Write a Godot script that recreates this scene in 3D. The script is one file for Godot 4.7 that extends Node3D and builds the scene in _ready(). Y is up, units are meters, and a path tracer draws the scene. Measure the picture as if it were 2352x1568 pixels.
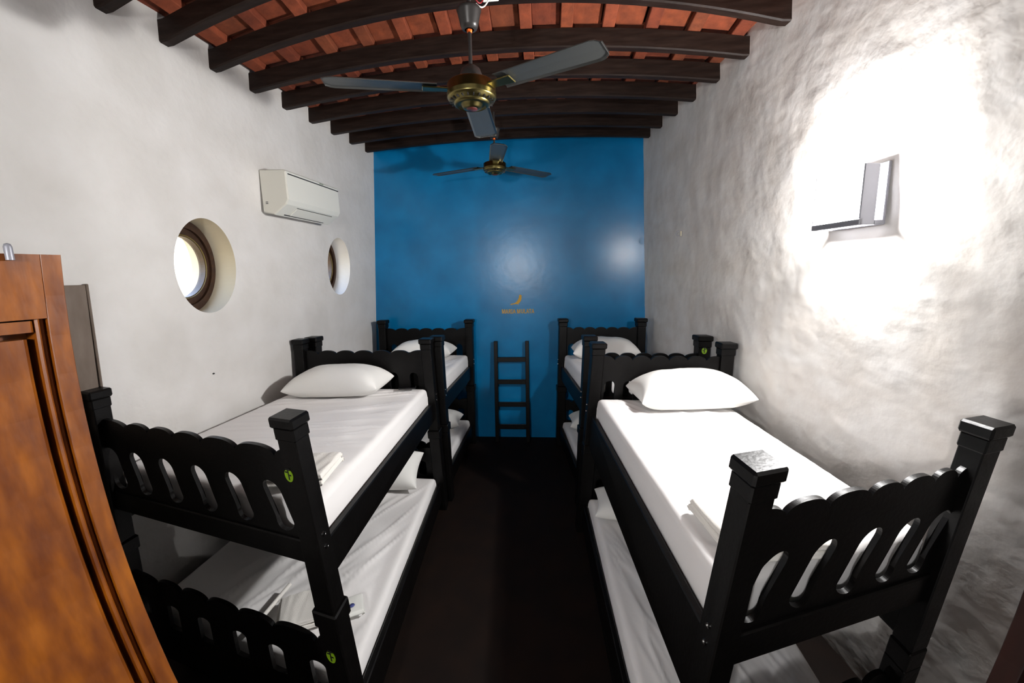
extends Node3D
# Dormitory with four black bunk beds, an open double door in the foreground, a beamed tile ceiling.
# Plan units: x to the right, y up, d = depth away from the camera (Godot z = -d). Metres.

const BEAM_D := [0.75, 1.12, 1.48, 1.835, 2.195, 2.545, 2.9, 3.265, 3.637, 4.012, 4.384, 4.755, 5.126]
const BEAM_BOW := [0.4, 0.4, 0.4, 0.4, 0.38, 0.34, 0.266, 0.16, 0.126, 0.11, 0.092, 0.08, 0.068]
const BEAM_SKEW := [-0.08, -0.08, -0.08, -0.08, -0.08, -0.075, -0.069, -0.025, -0.007, 0.01, 0.009, 0.018, 0.001]
const BEAM_W := 0.066
const BEAM_H := 0.12
const BACK_D := 5.353
const REAR_D := -1.3
const ROOF_Y := 4.42
const BH := 1.644

var org := Vector3.ZERO
var used := {}
var M := {}
var rng := RandomNumberGenerator.new()
var nz := FastNoiseLite.new()

# ---------------------------------------------------------------- small helpers
func P(x: float, y: float, d: float) -> Vector3:
	return Vector3(x, y, -d)

func xl(y: float, d: float) -> float:
	return -2.351 + 0.06 * (y - 2.0) + 0.046 * (d - 3.5)

func xr(y: float, d: float) -> float:
	return 1.427 - 0.039 * (y - 2.0) - 0.113 * (d - 3.5)

func numbered(called: String) -> String:
	var n: int = used.get(called, 0)
	used[called] = n + 1
	return called if n == 0 else "%s_%03d" % [called, n]

func new_st() -> SurfaceTool:
	var st := SurfaceTool.new()
	st.begin(Mesh.PRIMITIVE_TRIANGLES)
	st.set_smooth_group(-1)
	return st

func tri(st: SurfaceTool, a: Vector3, b: Vector3, c: Vector3, out: Vector3) -> void:
	var n := (a - c).cross(a - b)
	if n.dot(out) < 0.0:
		var t := b
		b = c
		c = t
	st.add_vertex(a - org)
	st.add_vertex(b - org)
	st.add_vertex(c - org)

func quad(st: SurfaceTool, a: Vector3, b: Vector3, c: Vector3, d: Vector3, out: Vector3) -> void:
	tri(st, a, b, c, out)
	tri(st, a, c, d, out)

# a chamfered box from lo to hi, every corner sent through map
func cbox(st: SurfaceTool, lo: Vector3, hi: Vector3, ch: float, map: Callable) -> void:
	var c: Vector3 = map.call((lo + hi) * 0.5)
	var f := func(s: Vector3, axis: int) -> Vector3:
		var p := Vector3.ZERO
		for i in 3:
			var e := (lo[i] if s[i] < 0.0 else hi[i])
			p[i] = e if i == axis else e - s[i] * ch
		return map.call(p)
	for ax in 3:
		var a1 := (ax + 1) % 3
		var a2 := (ax + 2) % 3
		for s in [-1.0, 1.0]:
			var q: Array[Vector3] = []
			for k in [[-1.0, -1.0], [1.0, -1.0], [1.0, 1.0], [-1.0, 1.0]]:
				var v := Vector3.ZERO
				v[ax] = s
				v[a1] = k[0]
				v[a2] = k[1]
				q.append(f.call(v, ax))
			quad(st, q[0], q[1], q[2], q[3], (q[0] + q[2]) * 0.5 - c)
	if ch <= 0.0:
		return
	for ax in 3:      # edges along ax
		var a1 := (ax + 1) % 3
		var a2 := (ax + 2) % 3
		for s1 in [-1.0, 1.0]:
			for s2 in [-1.0, 1.0]:
				var v0 := Vector3.ZERO
				v0[a1] = s1
				v0[a2] = s2
				v0[ax] = -1.0
				var v1 := v0
				v1[ax] = 1.0
				var q0: Vector3 = f.call(v0, a1)
				var q1: Vector3 = f.call(v1, a1)
				var q2: Vector3 = f.call(v1, a2)
				var q3: Vector3 = f.call(v0, a2)
				quad(st, q0, q1, q2, q3, (q0 + q2) * 0.5 - c)
	for sx in [-1.0, 1.0]:
		for sy in [-1.0, 1.0]:
			for sz in [-1.0, 1.0]:
				var v := Vector3(sx, sy, sz)
				var t0: Vector3 = f.call(v, 0)
				tri(st, t0, f.call(v, 1), f.call(v, 2), t0 - c)

func same(p: Vector3) -> Vector3:
	return p

func plan(p: Vector3) -> Vector3:     # (x, y, depth) -> world
	return Vector3(p.x, p.y, -p.z)

# a smooth surface: fn(i, j) gives the point, i in 0..nu, j in 0..nv
func surf(st: SurfaceTool, nu: int, nv: int, fn: Callable, flip := false) -> void:
	st.set_smooth_group(0)
	var pts: Array[Vector3] = []
	for i in nu + 1:
		for j in nv + 1:
			pts.append(fn.call(i, j) - org)
	for i in nu:
		for j in nv:
			var a := pts[i * (nv + 1) + j]
			var b := pts[(i + 1) * (nv + 1) + j]
			var c := pts[(i + 1) * (nv + 1) + j + 1]
			var d := pts[i * (nv + 1) + j + 1]
			for v in ([a, c, b, a, d, c] if flip else [a, b, c, a, c, d]):
				st.add_vertex(v)

# a turned shape: profile of (radius, height) about the axis at c
func lathe(st: SurfaceTool, prof: Array, c: Vector3, seg := 32, sx := 1.0) -> void:
	surf(st, prof.size() - 1, seg, func(i: int, j: int) -> Vector3:
		var a := TAU * j / seg
		return c + Vector3(prof[i].x * cos(a) * sx, prof[i].y, prof[i].x * sin(a)))

func tube(st: SurfaceTool, pts: Array, r: float, seg := 10) -> void:
	surf(st, pts.size() - 1, seg, func(i: int, j: int) -> Vector3:
		var t: Vector3 = (pts[mini(i + 1, pts.size() - 1)] - pts[maxi(i - 1, 0)]).normalized()
		var s := t.cross(Vector3(0.31, 0.2, 0.93)).normalized()
		var u := t.cross(s)
		var a := TAU * j / seg
		return pts[i] + (s * cos(a) + u * sin(a)) * r, true)

func commit(called: String, st: SurfaceTool, mat: Material, parent: Node) -> MeshInstance3D:
	st.generate_normals()
	var o := MeshInstance3D.new()
	o.mesh = st.commit()
	o.material_override = mat
	o.cast_shadow = GeometryInstance3D.SHADOW_CASTING_SETTING_ON
	if parent == self:
		o.name = numbered(called)
		o.position = org
	else:
		o.name = called
	parent.add_child(o, true)
	return o

func tag(o: Node, label: String, category: String, group := "") -> void:
	o.set_meta("label", label)
	o.set_meta("category", category)
	if group != "":
		o.set_meta("group", group)

func thing(called: String, at: Vector3, label: String, category: String, group := "") -> Node3D:
	var o := Node3D.new()
	o.name = numbered(called)
	o.position = at
	add_child(o, true)
	org = at
	tag(o, label, category, group)
	return o

func structure(called: String, st: SurfaceTool, mat: Material) -> MeshInstance3D:
	var o := commit(called, st, mat, self)
	o.set_meta("kind", "structure")
	return o

# ---------------------------------------------------------------- materials
func noise_tex(freq: float, normal: bool, strength: float, seed_: int, octaves := 4, size := 512, kind := FastNoiseLite.TYPE_SIMPLEX_SMOOTH) -> NoiseTexture2D:
	var n := FastNoiseLite.new()
	n.seed = seed_
	n.noise_type = kind
	n.frequency = freq
	n.fractal_octaves = octaves
	var t := NoiseTexture2D.new()
	t.width = size
	t.height = size
	t.seamless = true
	t.noise = n
	t.as_normal_map = normal
	if normal:
		t.bump_strength = strength
	return t

func ramp_tex(freq: float, a: Color, b: Color, seed_: int, octaves := 4, sx := 1.0) -> NoiseTexture2D:
	var t := noise_tex(freq, false, 1.0, seed_, octaves)
	var g := Gradient.new()
	g.set_color(0, a)
	g.set_color(1, b)
	t.color_ramp = g
	if sx != 1.0:
		t.width = int(512 * sx)
	return t

func mat(color: Color, rough: float, metal := 0.0) -> StandardMaterial3D:
	var m := StandardMaterial3D.new()
	m.albedo_color = color
	m.roughness = rough
	m.metallic = metal
	return m

func tri_mat(color: Color, rough: float, scale_: Vector3, tex: Texture2D = null, nrm: Texture2D = null, ns := 1.0) -> StandardMaterial3D:
	var m := mat(color, rough)
	m.uv1_triplanar = true
	m.uv1_scale = scale_
	if tex:
		m.albedo_texture = tex
	if nrm:
		m.normal_enabled = true
		m.normal_texture = nrm
		m.normal_scale = ns
	return m

func make_materials() -> void:
	M.plaster = tri_mat(Color(0.86, 0.85, 0.84), 0.9, Vector3(0.6, 0.6, 0.6),
		ramp_tex(0.006, Color(0.93, 0.925, 0.915), Color(1, 1, 1), 4, 5), noise_tex(0.03, true, 3.0, 5, 5), 0.35)
	M.rough_plaster = tri_mat(Color(0.88, 0.873, 0.865), 0.9, Vector3(0.9, 0.9, 0.9),
		ramp_tex(0.006, Color(0.92, 0.9, 0.88), Color(1, 1, 1), 9, 5), noise_tex(0.022, true, 5.0, 10, 5), 0.12)
	M.blue = tri_mat(Color(0.01, 0.47, 0.69), 0.27, Vector3(0.5, 0.5, 0.5),
		ramp_tex(0.006, Color(0.8, 0.86, 0.87), Color(1, 1, 1), 12, 4), noise_tex(0.03, true, 2.0, 13, 4), 0.07)
	M.reveal = mat(Color(0.72, 0.68, 0.6), 0.9)  # darker beige carries the nearer window reveal's shade; hook plate borrows it
	M.bead = mat(Color(0.4, 0.34, 0.15), 0.5)
	M.floor = tri_mat(Color(0.09, 0.043, 0.018), 0.75, Vector3(0.7, 0.7, 0.7), ramp_tex(0.01, Color(0.7, 0.7, 0.7), Color(1, 1, 1), 21, 5))
	var grain := noise_tex(0.02, true, 3.0, 31, 4)
	M.beam = tri_mat(Color(0.16, 0.112, 0.09), 0.55, Vector3(0.35, 2.2, 2.2), ramp_tex(0.02, Color(0.6, 0.55, 0.52), Color(1, 1, 1), 30, 5), grain, 0.5)
	M.tiles = []
	for k in 5:
		var c: Color = [Color(0.52, 0.235, 0.12), Color(0.55, 0.26, 0.13), Color(0.49, 0.215, 0.11), Color(0.57, 0.27, 0.15), Color(0.51, 0.25, 0.13)][k]
		M.tiles.append(tri_mat(c, 0.85, Vector3(1.4, 1.4, 1.4), ramp_tex(0.012, Color(0.72, 0.7, 0.68), Color(1, 1, 1), 40 + k, 5) if k < 2 else M.tiles[k % 2].albedo_texture, noise_tex(0.05, true, 3.0, 45, 3) if k == 0 else M.tiles[0].normal_texture, 0.5))
	M.black = tri_mat(Color(0.034, 0.029, 0.028), 0.38, Vector3(2.0, 2.0, 2.0), ramp_tex(0.01, Color(0.75, 0.72, 0.7), Color(1, 1, 1), 50, 4), noise_tex(0.04, true, 2.0, 51, 3), 0.25)
	M.black.metallic_specular = 0.32
	M.beam.metallic_specular = 0.3
	M.floor.metallic_specular = 0.3
	M.sheet = tri_mat(Color(0.9, 0.89, 0.885), 0.85, Vector3(3, 3, 3), null, noise_tex(0.02, true, 2.0, 60, 3), 0.18)
	M.towel = tri_mat(Color(0.9, 0.885, 0.86), 0.95, Vector3(5, 5, 5), null, noise_tex(0.12, true, 5.0, 61, 3), 0.8)
	M.pillow = tri_mat(Color(0.92, 0.915, 0.9), 0.85, Vector3(3, 3, 3), null, noise_tex(0.012, true, 2.5, 62, 3), 0.3)
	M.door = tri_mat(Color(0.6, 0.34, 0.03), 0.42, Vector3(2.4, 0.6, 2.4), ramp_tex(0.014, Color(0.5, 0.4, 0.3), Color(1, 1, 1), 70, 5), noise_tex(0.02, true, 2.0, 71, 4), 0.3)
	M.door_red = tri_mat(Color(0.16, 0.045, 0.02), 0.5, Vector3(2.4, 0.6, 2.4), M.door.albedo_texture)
	M.taupe = tri_mat(Color(0.45, 0.4, 0.36), 0.7, Vector3(1.5, 0.5, 1.5), ramp_tex(0.02, Color(0.85, 0.83, 0.8), Color(1, 1, 1), 73, 4))
	M.ac = mat(Color(0.86, 0.86, 0.83), 0.32)
	M.ac_side = mat(Color(0.8, 0.79, 0.75), 0.45)
	M.slot = mat(Color(0.05, 0.06, 0.08), 0.6)
	M.grey_metal = mat(Color(0.5, 0.5, 0.53), 0.45, 0.3)
	M.fan_dark = mat(Color(0.2, 0.19, 0.185), 0.35, 0.3)
	M.blade = mat(Color(0.28, 0.285, 0.28), 0.32, 0.4)
	M.brass = mat(Color(0.46, 0.42, 0.26), 0.3, 1.0)
	M.chrome = mat(Color(0.8, 0.8, 0.8), 0.2, 1.0)
	M.copper = mat(Color(0.8, 0.35, 0.08), 0.4, 0.6)
	M.wood_ring = tri_mat(Color(0.26, 0.155, 0.07), 0.5, Vector3(2, 2, 2), M.beam.albedo_texture)
	M.sticker = mat(Color(0.42, 0.55, 0.02), 0.6)
	M.black_print = mat(Color(0.03, 0.03, 0.02), 0.6)
	M.gold = mat(Color(0.74, 0.57, 0.16), 0.6)
	M.white_plastic = mat(Color(0.85, 0.85, 0.83), 0.4)
	M.red_wire = mat(Color(0.5, 0.08, 0.1), 0.5)
	M.dark_plastic = mat(Color(0.05, 0.05, 0.06), 0.4)
	M.stain = mat(Color(0.62, 0.53, 0.36), 0.9)
	var g := mat(Color(0.95, 0.96, 0.9, 0.08), 0.03)
	g.transparency = BaseMaterial3D.TRANSPARENCY_ALPHA
	M.glass = g
	var e := mat(Color(0.95, 0.95, 0.95), 0.5)
	e.emission_enabled = true
	e.emission = Color(0.97, 0.98, 1.0)
	e.emission_energy_multiplier = 1.6
	M.lamp_glass = e

# ---------------------------------------------------------------- room shell
# one long side wall skin at depth-dependent x, with elliptical holes
func holed_skin(st: SurfaceTool, off: float, holes: Array, out: Vector3) -> void:
	var at := func(y: float, d: float) -> Vector3: return P(xl(y, d) + off, y, d)
	var d0 := REAR_D - 0.15
	var d1 := BACK_D + 0.2
	var cuts := [d0]
	for h in holes:
		cuts.append(h.d - 0.42)
		cuts.append(h.d + 0.42)
	cuts.append(d1)
	for k in range(0, cuts.size(), 2):
		quad(st, at.call(-0.1, cuts[k]), at.call(-0.1, cuts[k + 1]), at.call(ROOF_Y, cuts[k + 1]), at.call(ROOF_Y, cuts[k]), out)
	for h in holes:
		var a: float = h.d - 0.42
		var b: float = h.d + 0.42
		var lo: float = h.y - 0.45
		var hi: float = h.y + 0.45
		quad(st, at.call(-0.1, a), at.call(-0.1, b), at.call(lo, b), at.call(lo, a), out)
		quad(st, at.call(hi, a), at.call(hi, b), at.call(ROOF_Y, b), at.call(ROOF_Y, a), out)
		var n := 64
		var angs := []
		for i in n:
			angs.append(TAU * i / n)
		for t in [atan2(0.45, 0.42), PI - atan2(0.45, 0.42), PI + atan2(0.45, 0.42), TAU - atan2(0.45, 0.42)]:
			angs.append(t)
		angs.sort()
		for i in angs.size():
			var q: Array[Vector3] = []
			for t in [angs[i], angs[(i + 1) % angs.size()]]:
				var c := cos(t)
				var s := sin(t)
				var k: float = 1.0 / maxf(absf(c) / 0.42, absf(s) / 0.45)
				q.append(at.call(h.y + s * h.ry, h.d + c * h.rd))
				q.append(at.call(h.y + s * k, h.d + c * k))
			quad(st, q[0], q[1], q[3], q[2], out)

func ring_surface(st: SurfaceTool, h: Dictionary, o0: float, r0: Vector2, o1: float, r1: Vector2, out_fn := 0) -> void:
	var n := 72
	for i in n:
		var q: Array[Vector3] = []
		var mid := P(xl(h.y, h.d) + (o0 + o1) * 0.5, h.y, h.d)
		for t in [TAU * i / n, TAU * (i + 1) / n]:
			for k in 2:
				var r: Vector2 = r0 if k == 0 else r1
				var y: float = h.y + sin(t) * r.y
				var d: float = h.d + cos(t) * r.x
				q.append(P(xl(y, d) + (o0 if k == 0 else o1), y, d))
		var out := Vector3(1, 0, 0) if out_fn == 1 else (Vector3(-1, 0, 0) if out_fn == 2 else (mid - q[0]) * (1.0 if out_fn == 0 else -1.0))
		quad(st, q[0], q[1], q[3], q[2], out)

func build_shell() -> void:
	org = Vector3.ZERO
	var holes := [{"d": 2.757, "y": 2.296, "rd": 0.252, "ry": 0.325}, {"d": 4.476, "y": 2.32, "rd": 0.229, "ry": 0.308}]
	var T := 0.36
	# left wall with two round openings
	var st := new_st()
	holed_skin(st, 0.0, holes, Vector3(1, 0, 0))
	holed_skin(st, -T, holes, Vector3(-1, 0, 0))
	for e in [REAR_D - 0.15, BACK_D + 0.2]:
		quad(st, P(xl(-0.1, e), -0.1, e), P(xl(ROOF_Y, e), ROOF_Y, e), P(xl(ROOF_Y, e) - T, ROOF_Y, e), P(xl(-0.1, e) - T, -0.1, e), Vector3(0, 0, 1) if e < 0 else Vector3(0, 0, -1))
	var wl := structure("wall_left", st, M.plaster)
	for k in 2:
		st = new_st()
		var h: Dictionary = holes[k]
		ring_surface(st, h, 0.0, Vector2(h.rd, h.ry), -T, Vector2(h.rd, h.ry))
		commit("window_reveal", st, M.reveal if k == 0 else M.plaster, wl)  # nearer reveal has its shade painted in, the far one stays plain plaster
	# round windows: wooden ring with a bead and a pane
	for k in 2:
		var h: Dictionary = holes[k]
		var w := Node3D.new()
		w.name = "window_%d" % (k + 1)
		w.position = P(xl(h.y, h.d) - 0.2, h.y, h.d)
		w.set_meta("kind", "structure")
		add_child(w)
		org = w.position
		st = new_st()
		var ro := Vector2(h.rd - 0.002, h.ry - 0.002)
		var ri := Vector2(h.rd * 0.72, h.ry * 0.65)
		var rm := Vector2(h.rd * 0.86, h.ry * 0.83)
		ring_surface(st, h, -0.165, ro, -0.165, rm, 1)
		ring_surface(st, h, -0.165, rm, -0.185, rm)
		ring_surface(st, h, -0.185, rm, -0.185, ri, 1)
		ring_surface(st, h, -0.185, ri, -0.235, ri)
		ring_surface(st, h, -0.235, ri, -0.235, ro, 2)
		commit("window_frame", st, M.wood_ring, w)
		st = new_st()
		ring_surface(st, h, -0.183, ri + Vector2(0.012, 0.014), -0.176, ri + Vector2(0.006, 0.007))
		ring_surface(st, h, -0.176, ri + Vector2(0.006, 0.007), -0.2, ri)
		commit("window_bead", st, M.bead, w)
		st = new_st()
		var c := P(xl(h.y, h.d) - 0.222, h.y, h.d)
		for i in 48:
			var q: Array[Vector3] = []
			for t in [TAU * i / 48, TAU * (i + 1) / 48]:
				var y: float = h.y + sin(t) * ri.y
				var d: float = h.d + cos(t) * ri.x
				q.append(P(xl(y, d) - 0.222, y, d))
			tri(st, c, q[0], q[1], Vector3(1, 0, 0))
		commit("pane", st, M.glass, w)
	org = Vector3.ZERO
	# right wall: hand-trowelled, real relief
	st = new_st()
	var nd := 300
	var ny := 210
	var d0 := REAR_D - 0.15
	var d1 := BACK_D + 0.2
	surf(st, nd, ny, func(i: int, j: int) -> Vector3:
		var d := lerpf(d0, d1, float(i) / nd)
		var y := lerpf(-0.1, ROOF_Y, float(j) / ny)
		var b := nz.get_noise_2d(d * 260.0, y * 130.0) * 0.0022 + nz.get_noise_2d(d * 60.0 + 900.0, y * 45.0) * 0.0055
		b += maxf(0.0, nz.get_noise_2d(d * 120.0 + 300.0, y * 420.0 + 77.0)) * 0.0025
		return P(xr(y, d) + 0.004 - b, y, d), true)
	st.set_smooth_group(-1)
	for e in [d0, d1]:
		quad(st, P(xr(-0.1, e), -0.1, e), P(xr(ROOF_Y, e), ROOF_Y, e), P(xr(ROOF_Y, e) + 0.3, ROOF_Y, e), P(xr(-0.1, e) + 0.3, -0.1, e), Vector3(0, 0, 1) if e < 0 else Vector3(0, 0, -1))
	quad(st, P(xr(-0.1, d0) + 0.3, -0.1, d0), P(xr(-0.1, d1) + 0.3, -0.1, d1), P(xr(ROOF_Y, d1) + 0.3, ROOF_Y, d1), P(xr(ROOF_Y, d0) + 0.3, ROOF_Y, d0), Vector3(1, 0, 0))
	structure("wall_right", st, M.rough_plaster)
	# blue end wall, rear wall, wall with the doorway, floor
	st = new_st()
	cbox(st, Vector3(-2.9, -0.1, BACK_D), Vector3(1.9, ROOF_Y, BACK_D + 0.25), 0.0, plan)
	structure("wall_back", st, M.blue)
	st = new_st()
	cbox(st, Vector3(-3.0, -0.1, REAR_D - 0.25), Vector3(2.4, ROOF_Y, REAR_D), 0.0, plan)
	structure("wall_rear", st, M.plaster)
	st = new_st()
	cbox(st, Vector3(-2.7, -0.1, -0.06), Vector3(-1.45, ROOF_Y, 0.08), 0.0, plan)
	cbox(st, Vector3(1.3, -0.1, -0.06), Vector3(1.95, ROOF_Y, 0.08), 0.0, plan)
	cbox(st, Vector3(-1.45, 3.1, -0.06), Vector3(1.3, ROOF_Y, 0.08), 0.0, plan)
	structure("wall_front", st, M.plaster)
	st = new_st()
	cbox(st, Vector3(-3.0, -0.15, REAR_D - 0.25), Vector3(2.4, 0.0, BACK_D + 0.25), 0.0, plan)
	structure("floor", st, M.floor)

func beam_y(k: int, x: float, below := true) -> float:
	var d: float = BEAM_D[k]
	var hb := 3.633 + 0.035 * (d - 3.5)
	var a := xl(3.6, d)
	var b := xr(3.6, d)
	var t := clampf((x - a) / (b - a), 0.0, 1.0)
	return hb + 0.014 * t + BEAM_BOW[k] * 4.0 * t * (1.0 - t) + (0.0 if below else BEAM_H)

func beam_d(k: int, x: float) -> float:
	var d: float = BEAM_D[k]
	var a := xl(3.6, d)
	return d + BEAM_SKEW[k] * clampf((x - a) / (xr(3.6, d) - a), 0.0, 1.0)

func build_ceiling() -> void:
	org = Vector3.ZERO
	var st := new_st()
	cbox(st, Vector3(-3.0, ROOF_Y, REAR_D - 0.25), Vector3(2.4, ROOF_Y + 0.12, BACK_D + 0.25), 0.0, plan)
	var ceil_node := structure("ceiling", st, M.beam)
	for k in BEAM_D.size():
		st = new_st()
		var d: float = BEAM_D[k]
		var a := xl(3.6, d) - 0.1
		var b := xr(3.6, d) + 0.1
		var n := 28
		var ch := 0.008
		var sec := [Vector2(ch, 0), Vector2(BEAM_W - ch, 0), Vector2(BEAM_W, ch), Vector2(BEAM_W, BEAM_H), Vector2(0, BEAM_H), Vector2(0, ch)]
		for i in n:
			var x0 := lerpf(a, b, float(i) / n)
			var x1 := lerpf(a, b, float(i + 1) / n)
			for s in 6:
				var p: Vector2 = sec[s]
				var q: Vector2 = sec[(s + 1) % 6]
				var y0 := beam_y(k, x0)
				var y1 := beam_y(k, x1)
				var e0 := beam_d(k, x0)
				var e1 := beam_d(k, x1)
				var mid := Vector2(BEAM_W, BEAM_H) * 0.5
				var o := (p + q) * 0.5 - mid
				quad(st, P(x0, y0 + p.y, e0 + p.x), P(x1, y1 + p.y, e1 + p.x), P(x1, y1 + q.y, e1 + q.x), P(x0, y0 + q.y, e0 + q.x), Vector3(0, o.y, -o.x))
		commit("beam", st, M.beam, ceil_node)
	# clay tiles: narrow tiles lying on the beams, wide ones raised between them
	for k in range(3, BEAM_D.size()):
		var last := k == BEAM_D.size() - 1
		var da: float = BEAM_D[k] + BEAM_W * 0.5
		var db: float = BACK_D + 0.02 if last else BEAM_D[k + 1] + BEAM_W * 0.5
		var kb := k if last else k + 1
		for c in 14:
			var x0 := -2.5 + c * 0.29 + rng.randf_range(-0.006, 0.006)
			for strip in 2:
				var xa := x0 if strip == 0 else x0 + 0.085
				var xb := x0 + 0.085 if strip == 0 else x0 + 0.283
				var lift := 0.002 if strip == 0 else 0.042
				var th := 0.06 if strip == 0 else 0.024
				xa = maxf(xa, xl(3.7, da) - 0.05)
				xb = minf(xb, xr(3.7, db) + 0.05)
				if xb - xa < 0.02:
					continue
				var jig := rng.randf_range(-0.003, 0.004)
				st = new_st()
				cbox(st, Vector3(xa, lift + jig, 0.0), Vector3(xb, lift + jig + th, 1.0), 0.004, func(p: Vector3) -> Vector3:
					var y := lerpf(beam_y(k, p.x, false), beam_y(kb, p.x, false), p.z)
					return P(p.x, y + p.y, lerpf(da + 0.001 + beam_d(k, p.x) - BEAM_D[k], db - 0.001 + (0.0 if last else beam_d(kb, p.x) - BEAM_D[kb]), p.z)))
				commit("tile", st, M.tiles[rng.randi() % 5], ceil_node)

# ---------------------------------------------------------------- bunk beds
class Frame:
	var top: Array
	var low: Array
	var W: float
	var L: float
	func setup(t: Array, b: Array) -> void:
		top = t
		low = b
		W = (t[0].distance_to(t[2]) + t[1].distance_to(t[3])) * 0.5
		L = (t[0].distance_to(t[1]) + t[2].distance_to(t[3])) * 0.5
	func at(p: Vector3) -> Vector3:       # (across from the aisle, height, along) -> world
		var u := p.x / W
		var v := p.z / L
		var k := p.y / 1.644
		var a: Vector2 = top[0].lerp(top[1], v).lerp(top[2].lerp(top[3], v), u)
		var b: Vector2 = low[0].lerp(low[1], v).lerp(low[2].lerp(low[3], v), u)
		var q := b.lerp(a, k)
		return Vector3(q.x, p.y, -q.y)

# scalloped board with slots, standing across the bed at v
func board(st: SurfaceTool, fr: Frame, v: float, th: float, h0: float, peak: float, valleys: Array, slots: Array, sh: Vector2, sw: float, slant: float, square := 0.0) -> void:
	var u0 := 0.03
	var u1 := fr.W - 0.03
	var us := []
	var n := 150
	for i in n + 1:
		us.append(lerpf(u0, u1, float(i) / n))
	for s in slots:
		for i in 13:
			us.append(s - sw * 0.5 * cos(PI * i / 12.0))
	for s in valleys:
		us.append(s)
	us.sort()
	var topf := func(u: float) -> float:
		var a := u0 - 0.08
		var b := u1 + 0.08
		for x in valleys:
			if x <= u: a = maxf(a, x)
			if x >= u: b = minf(b, x)
		var t := clampf((u - a) / maxf(b - a, 0.001), 0.0, 1.0)
		return peak - 0.036 + 0.036 * pow(maxf(0.0, 1.0 - pow(absf(2.0 * t - 1.0), 2.4)), 0.6)
	var gap := func(u: float) -> Vector2:
		for s in slots:
			var t := absf(u - s) / (sw * 0.5)
			if t < 0.9999999:
				var r := sqrt(1.0 - t * t) * sw * 0.5
				var lowr := lerpf(r, sw * 0.5 * (1.0 if t < 0.999 else 0.0), square)
				return Vector2(sh.x + sw * 0.5 - lowr, sh.y - sw * 0.5 + r * (0.6 if square > 0.0 else 1.0))
		return Vector2(-1, -1)
	var pt := func(u: float, h: float, vv: float) -> Vector3:
		var k := (h - (sh.x + sh.y) * 0.5)
		var inside := clampf((peak - 0.05 - h) / 0.08, 0.0, 1.0) * clampf((h - h0 - 0.03) / 0.08, 0.0, 1.0)
		var edge := clampf(minf(u - u0, u1 - u) / 0.05, 0.0, 1.0)
		return fr.at(Vector3(u + slant * k * inside * edge, h, vv))
	var fo: Vector3 = pt.call(fr.W * 0.5, 1.0, v - 1.0) - pt.call(fr.W * 0.5, 1.0, v)
	var up := Vector3.UP
	for i in us.size() - 1:
		var a: float = us[i]
		var b: float = us[i + 1]
		if b - a < 1e-5:
			continue
		var m := (a + b) * 0.5
		var gm: Vector2 = gap.call(m)
		var ta: float = topf.call(a + 1e-6)
		var tb: float = topf.call(b - 1e-6)
		var spans := []
		if gm.x < 0.0:
			spans = [[h0, h0, ta, tb]]
		else:
			var ga: Vector2 = gap.call(lerpf(a, b, 0.01))
			var gb: Vector2 = gap.call(lerpf(a, b, 0.99))
			spans = [[h0, h0, ga.x, gb.x], [ga.y, gb.y, ta, tb]]
			# slot sides where the slot begins and ends
			for e in [[a, -1.0], [b, 1.0]]:
				var nb: Vector2 = gap.call(e[0] + e[1] * 1e-4)
				if nb.x < 0.0:
					var g: Vector2 = ga if e[1] < 0.0 else gb
					var hs := [g.x, g.y]
					quad(st, pt.call(e[0], hs[0], v - th * 0.5), pt.call(e[0], hs[1], v - th * 0.5), pt.call(e[0], hs[1], v + th * 0.5), pt.call(e[0], hs[0], v + th * 0.5), pt.call(m, 1.0, v) - pt.call(e[0], 1.0, v))
		for s in spans:
			var lev := [Vector2(s[0], s[1])]
			var g := ceilf(maxf(s[0], s[1]) / 0.02 + 0.01) * 0.02
			while g < minf(s[2], s[3]) - 0.0002:
				lev.append(Vector2(g, g))
				g += 0.02
			lev.append(Vector2(s[2], s[3]))
			for j in lev.size() - 1:
				var la: float = lev[j].x
				var lb: float = lev[j].y
				var ha: float = lev[j + 1].x
				var hb: float = lev[j + 1].y
				for sd in [-1.0, 1.0]:
					var vv: float = v + sd * th * 0.5
					quad(st, pt.call(a, la, vv), pt.call(b, lb, vv), pt.call(b, hb, vv), pt.call(a, ha, vv), fo * -sd)
			quad(st, pt.call(a, s[0], v - th * 0.5), pt.call(b, s[1], v - th * 0.5), pt.call(b, s[1], v + th * 0.5), pt.call(a, s[0], v + th * 0.5), -up)
			quad(st, pt.call(a, s[2], v - th * 0.5), pt.call(b, s[3], v - th * 0.5), pt.call(b, s[3], v + th * 0.5), pt.call(a, s[2], v + th * 0.5), up)

func even(n: int, a: float, b: float) -> Array:
	var r := []
	for i in n:
		r.append(lerpf(a, b, float(i) / (n - 1)))
	return r

func scaled(a: Array, k: float) -> Array:
	var r := []
	for x in a:
		r.append(x * k)
	return r

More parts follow.
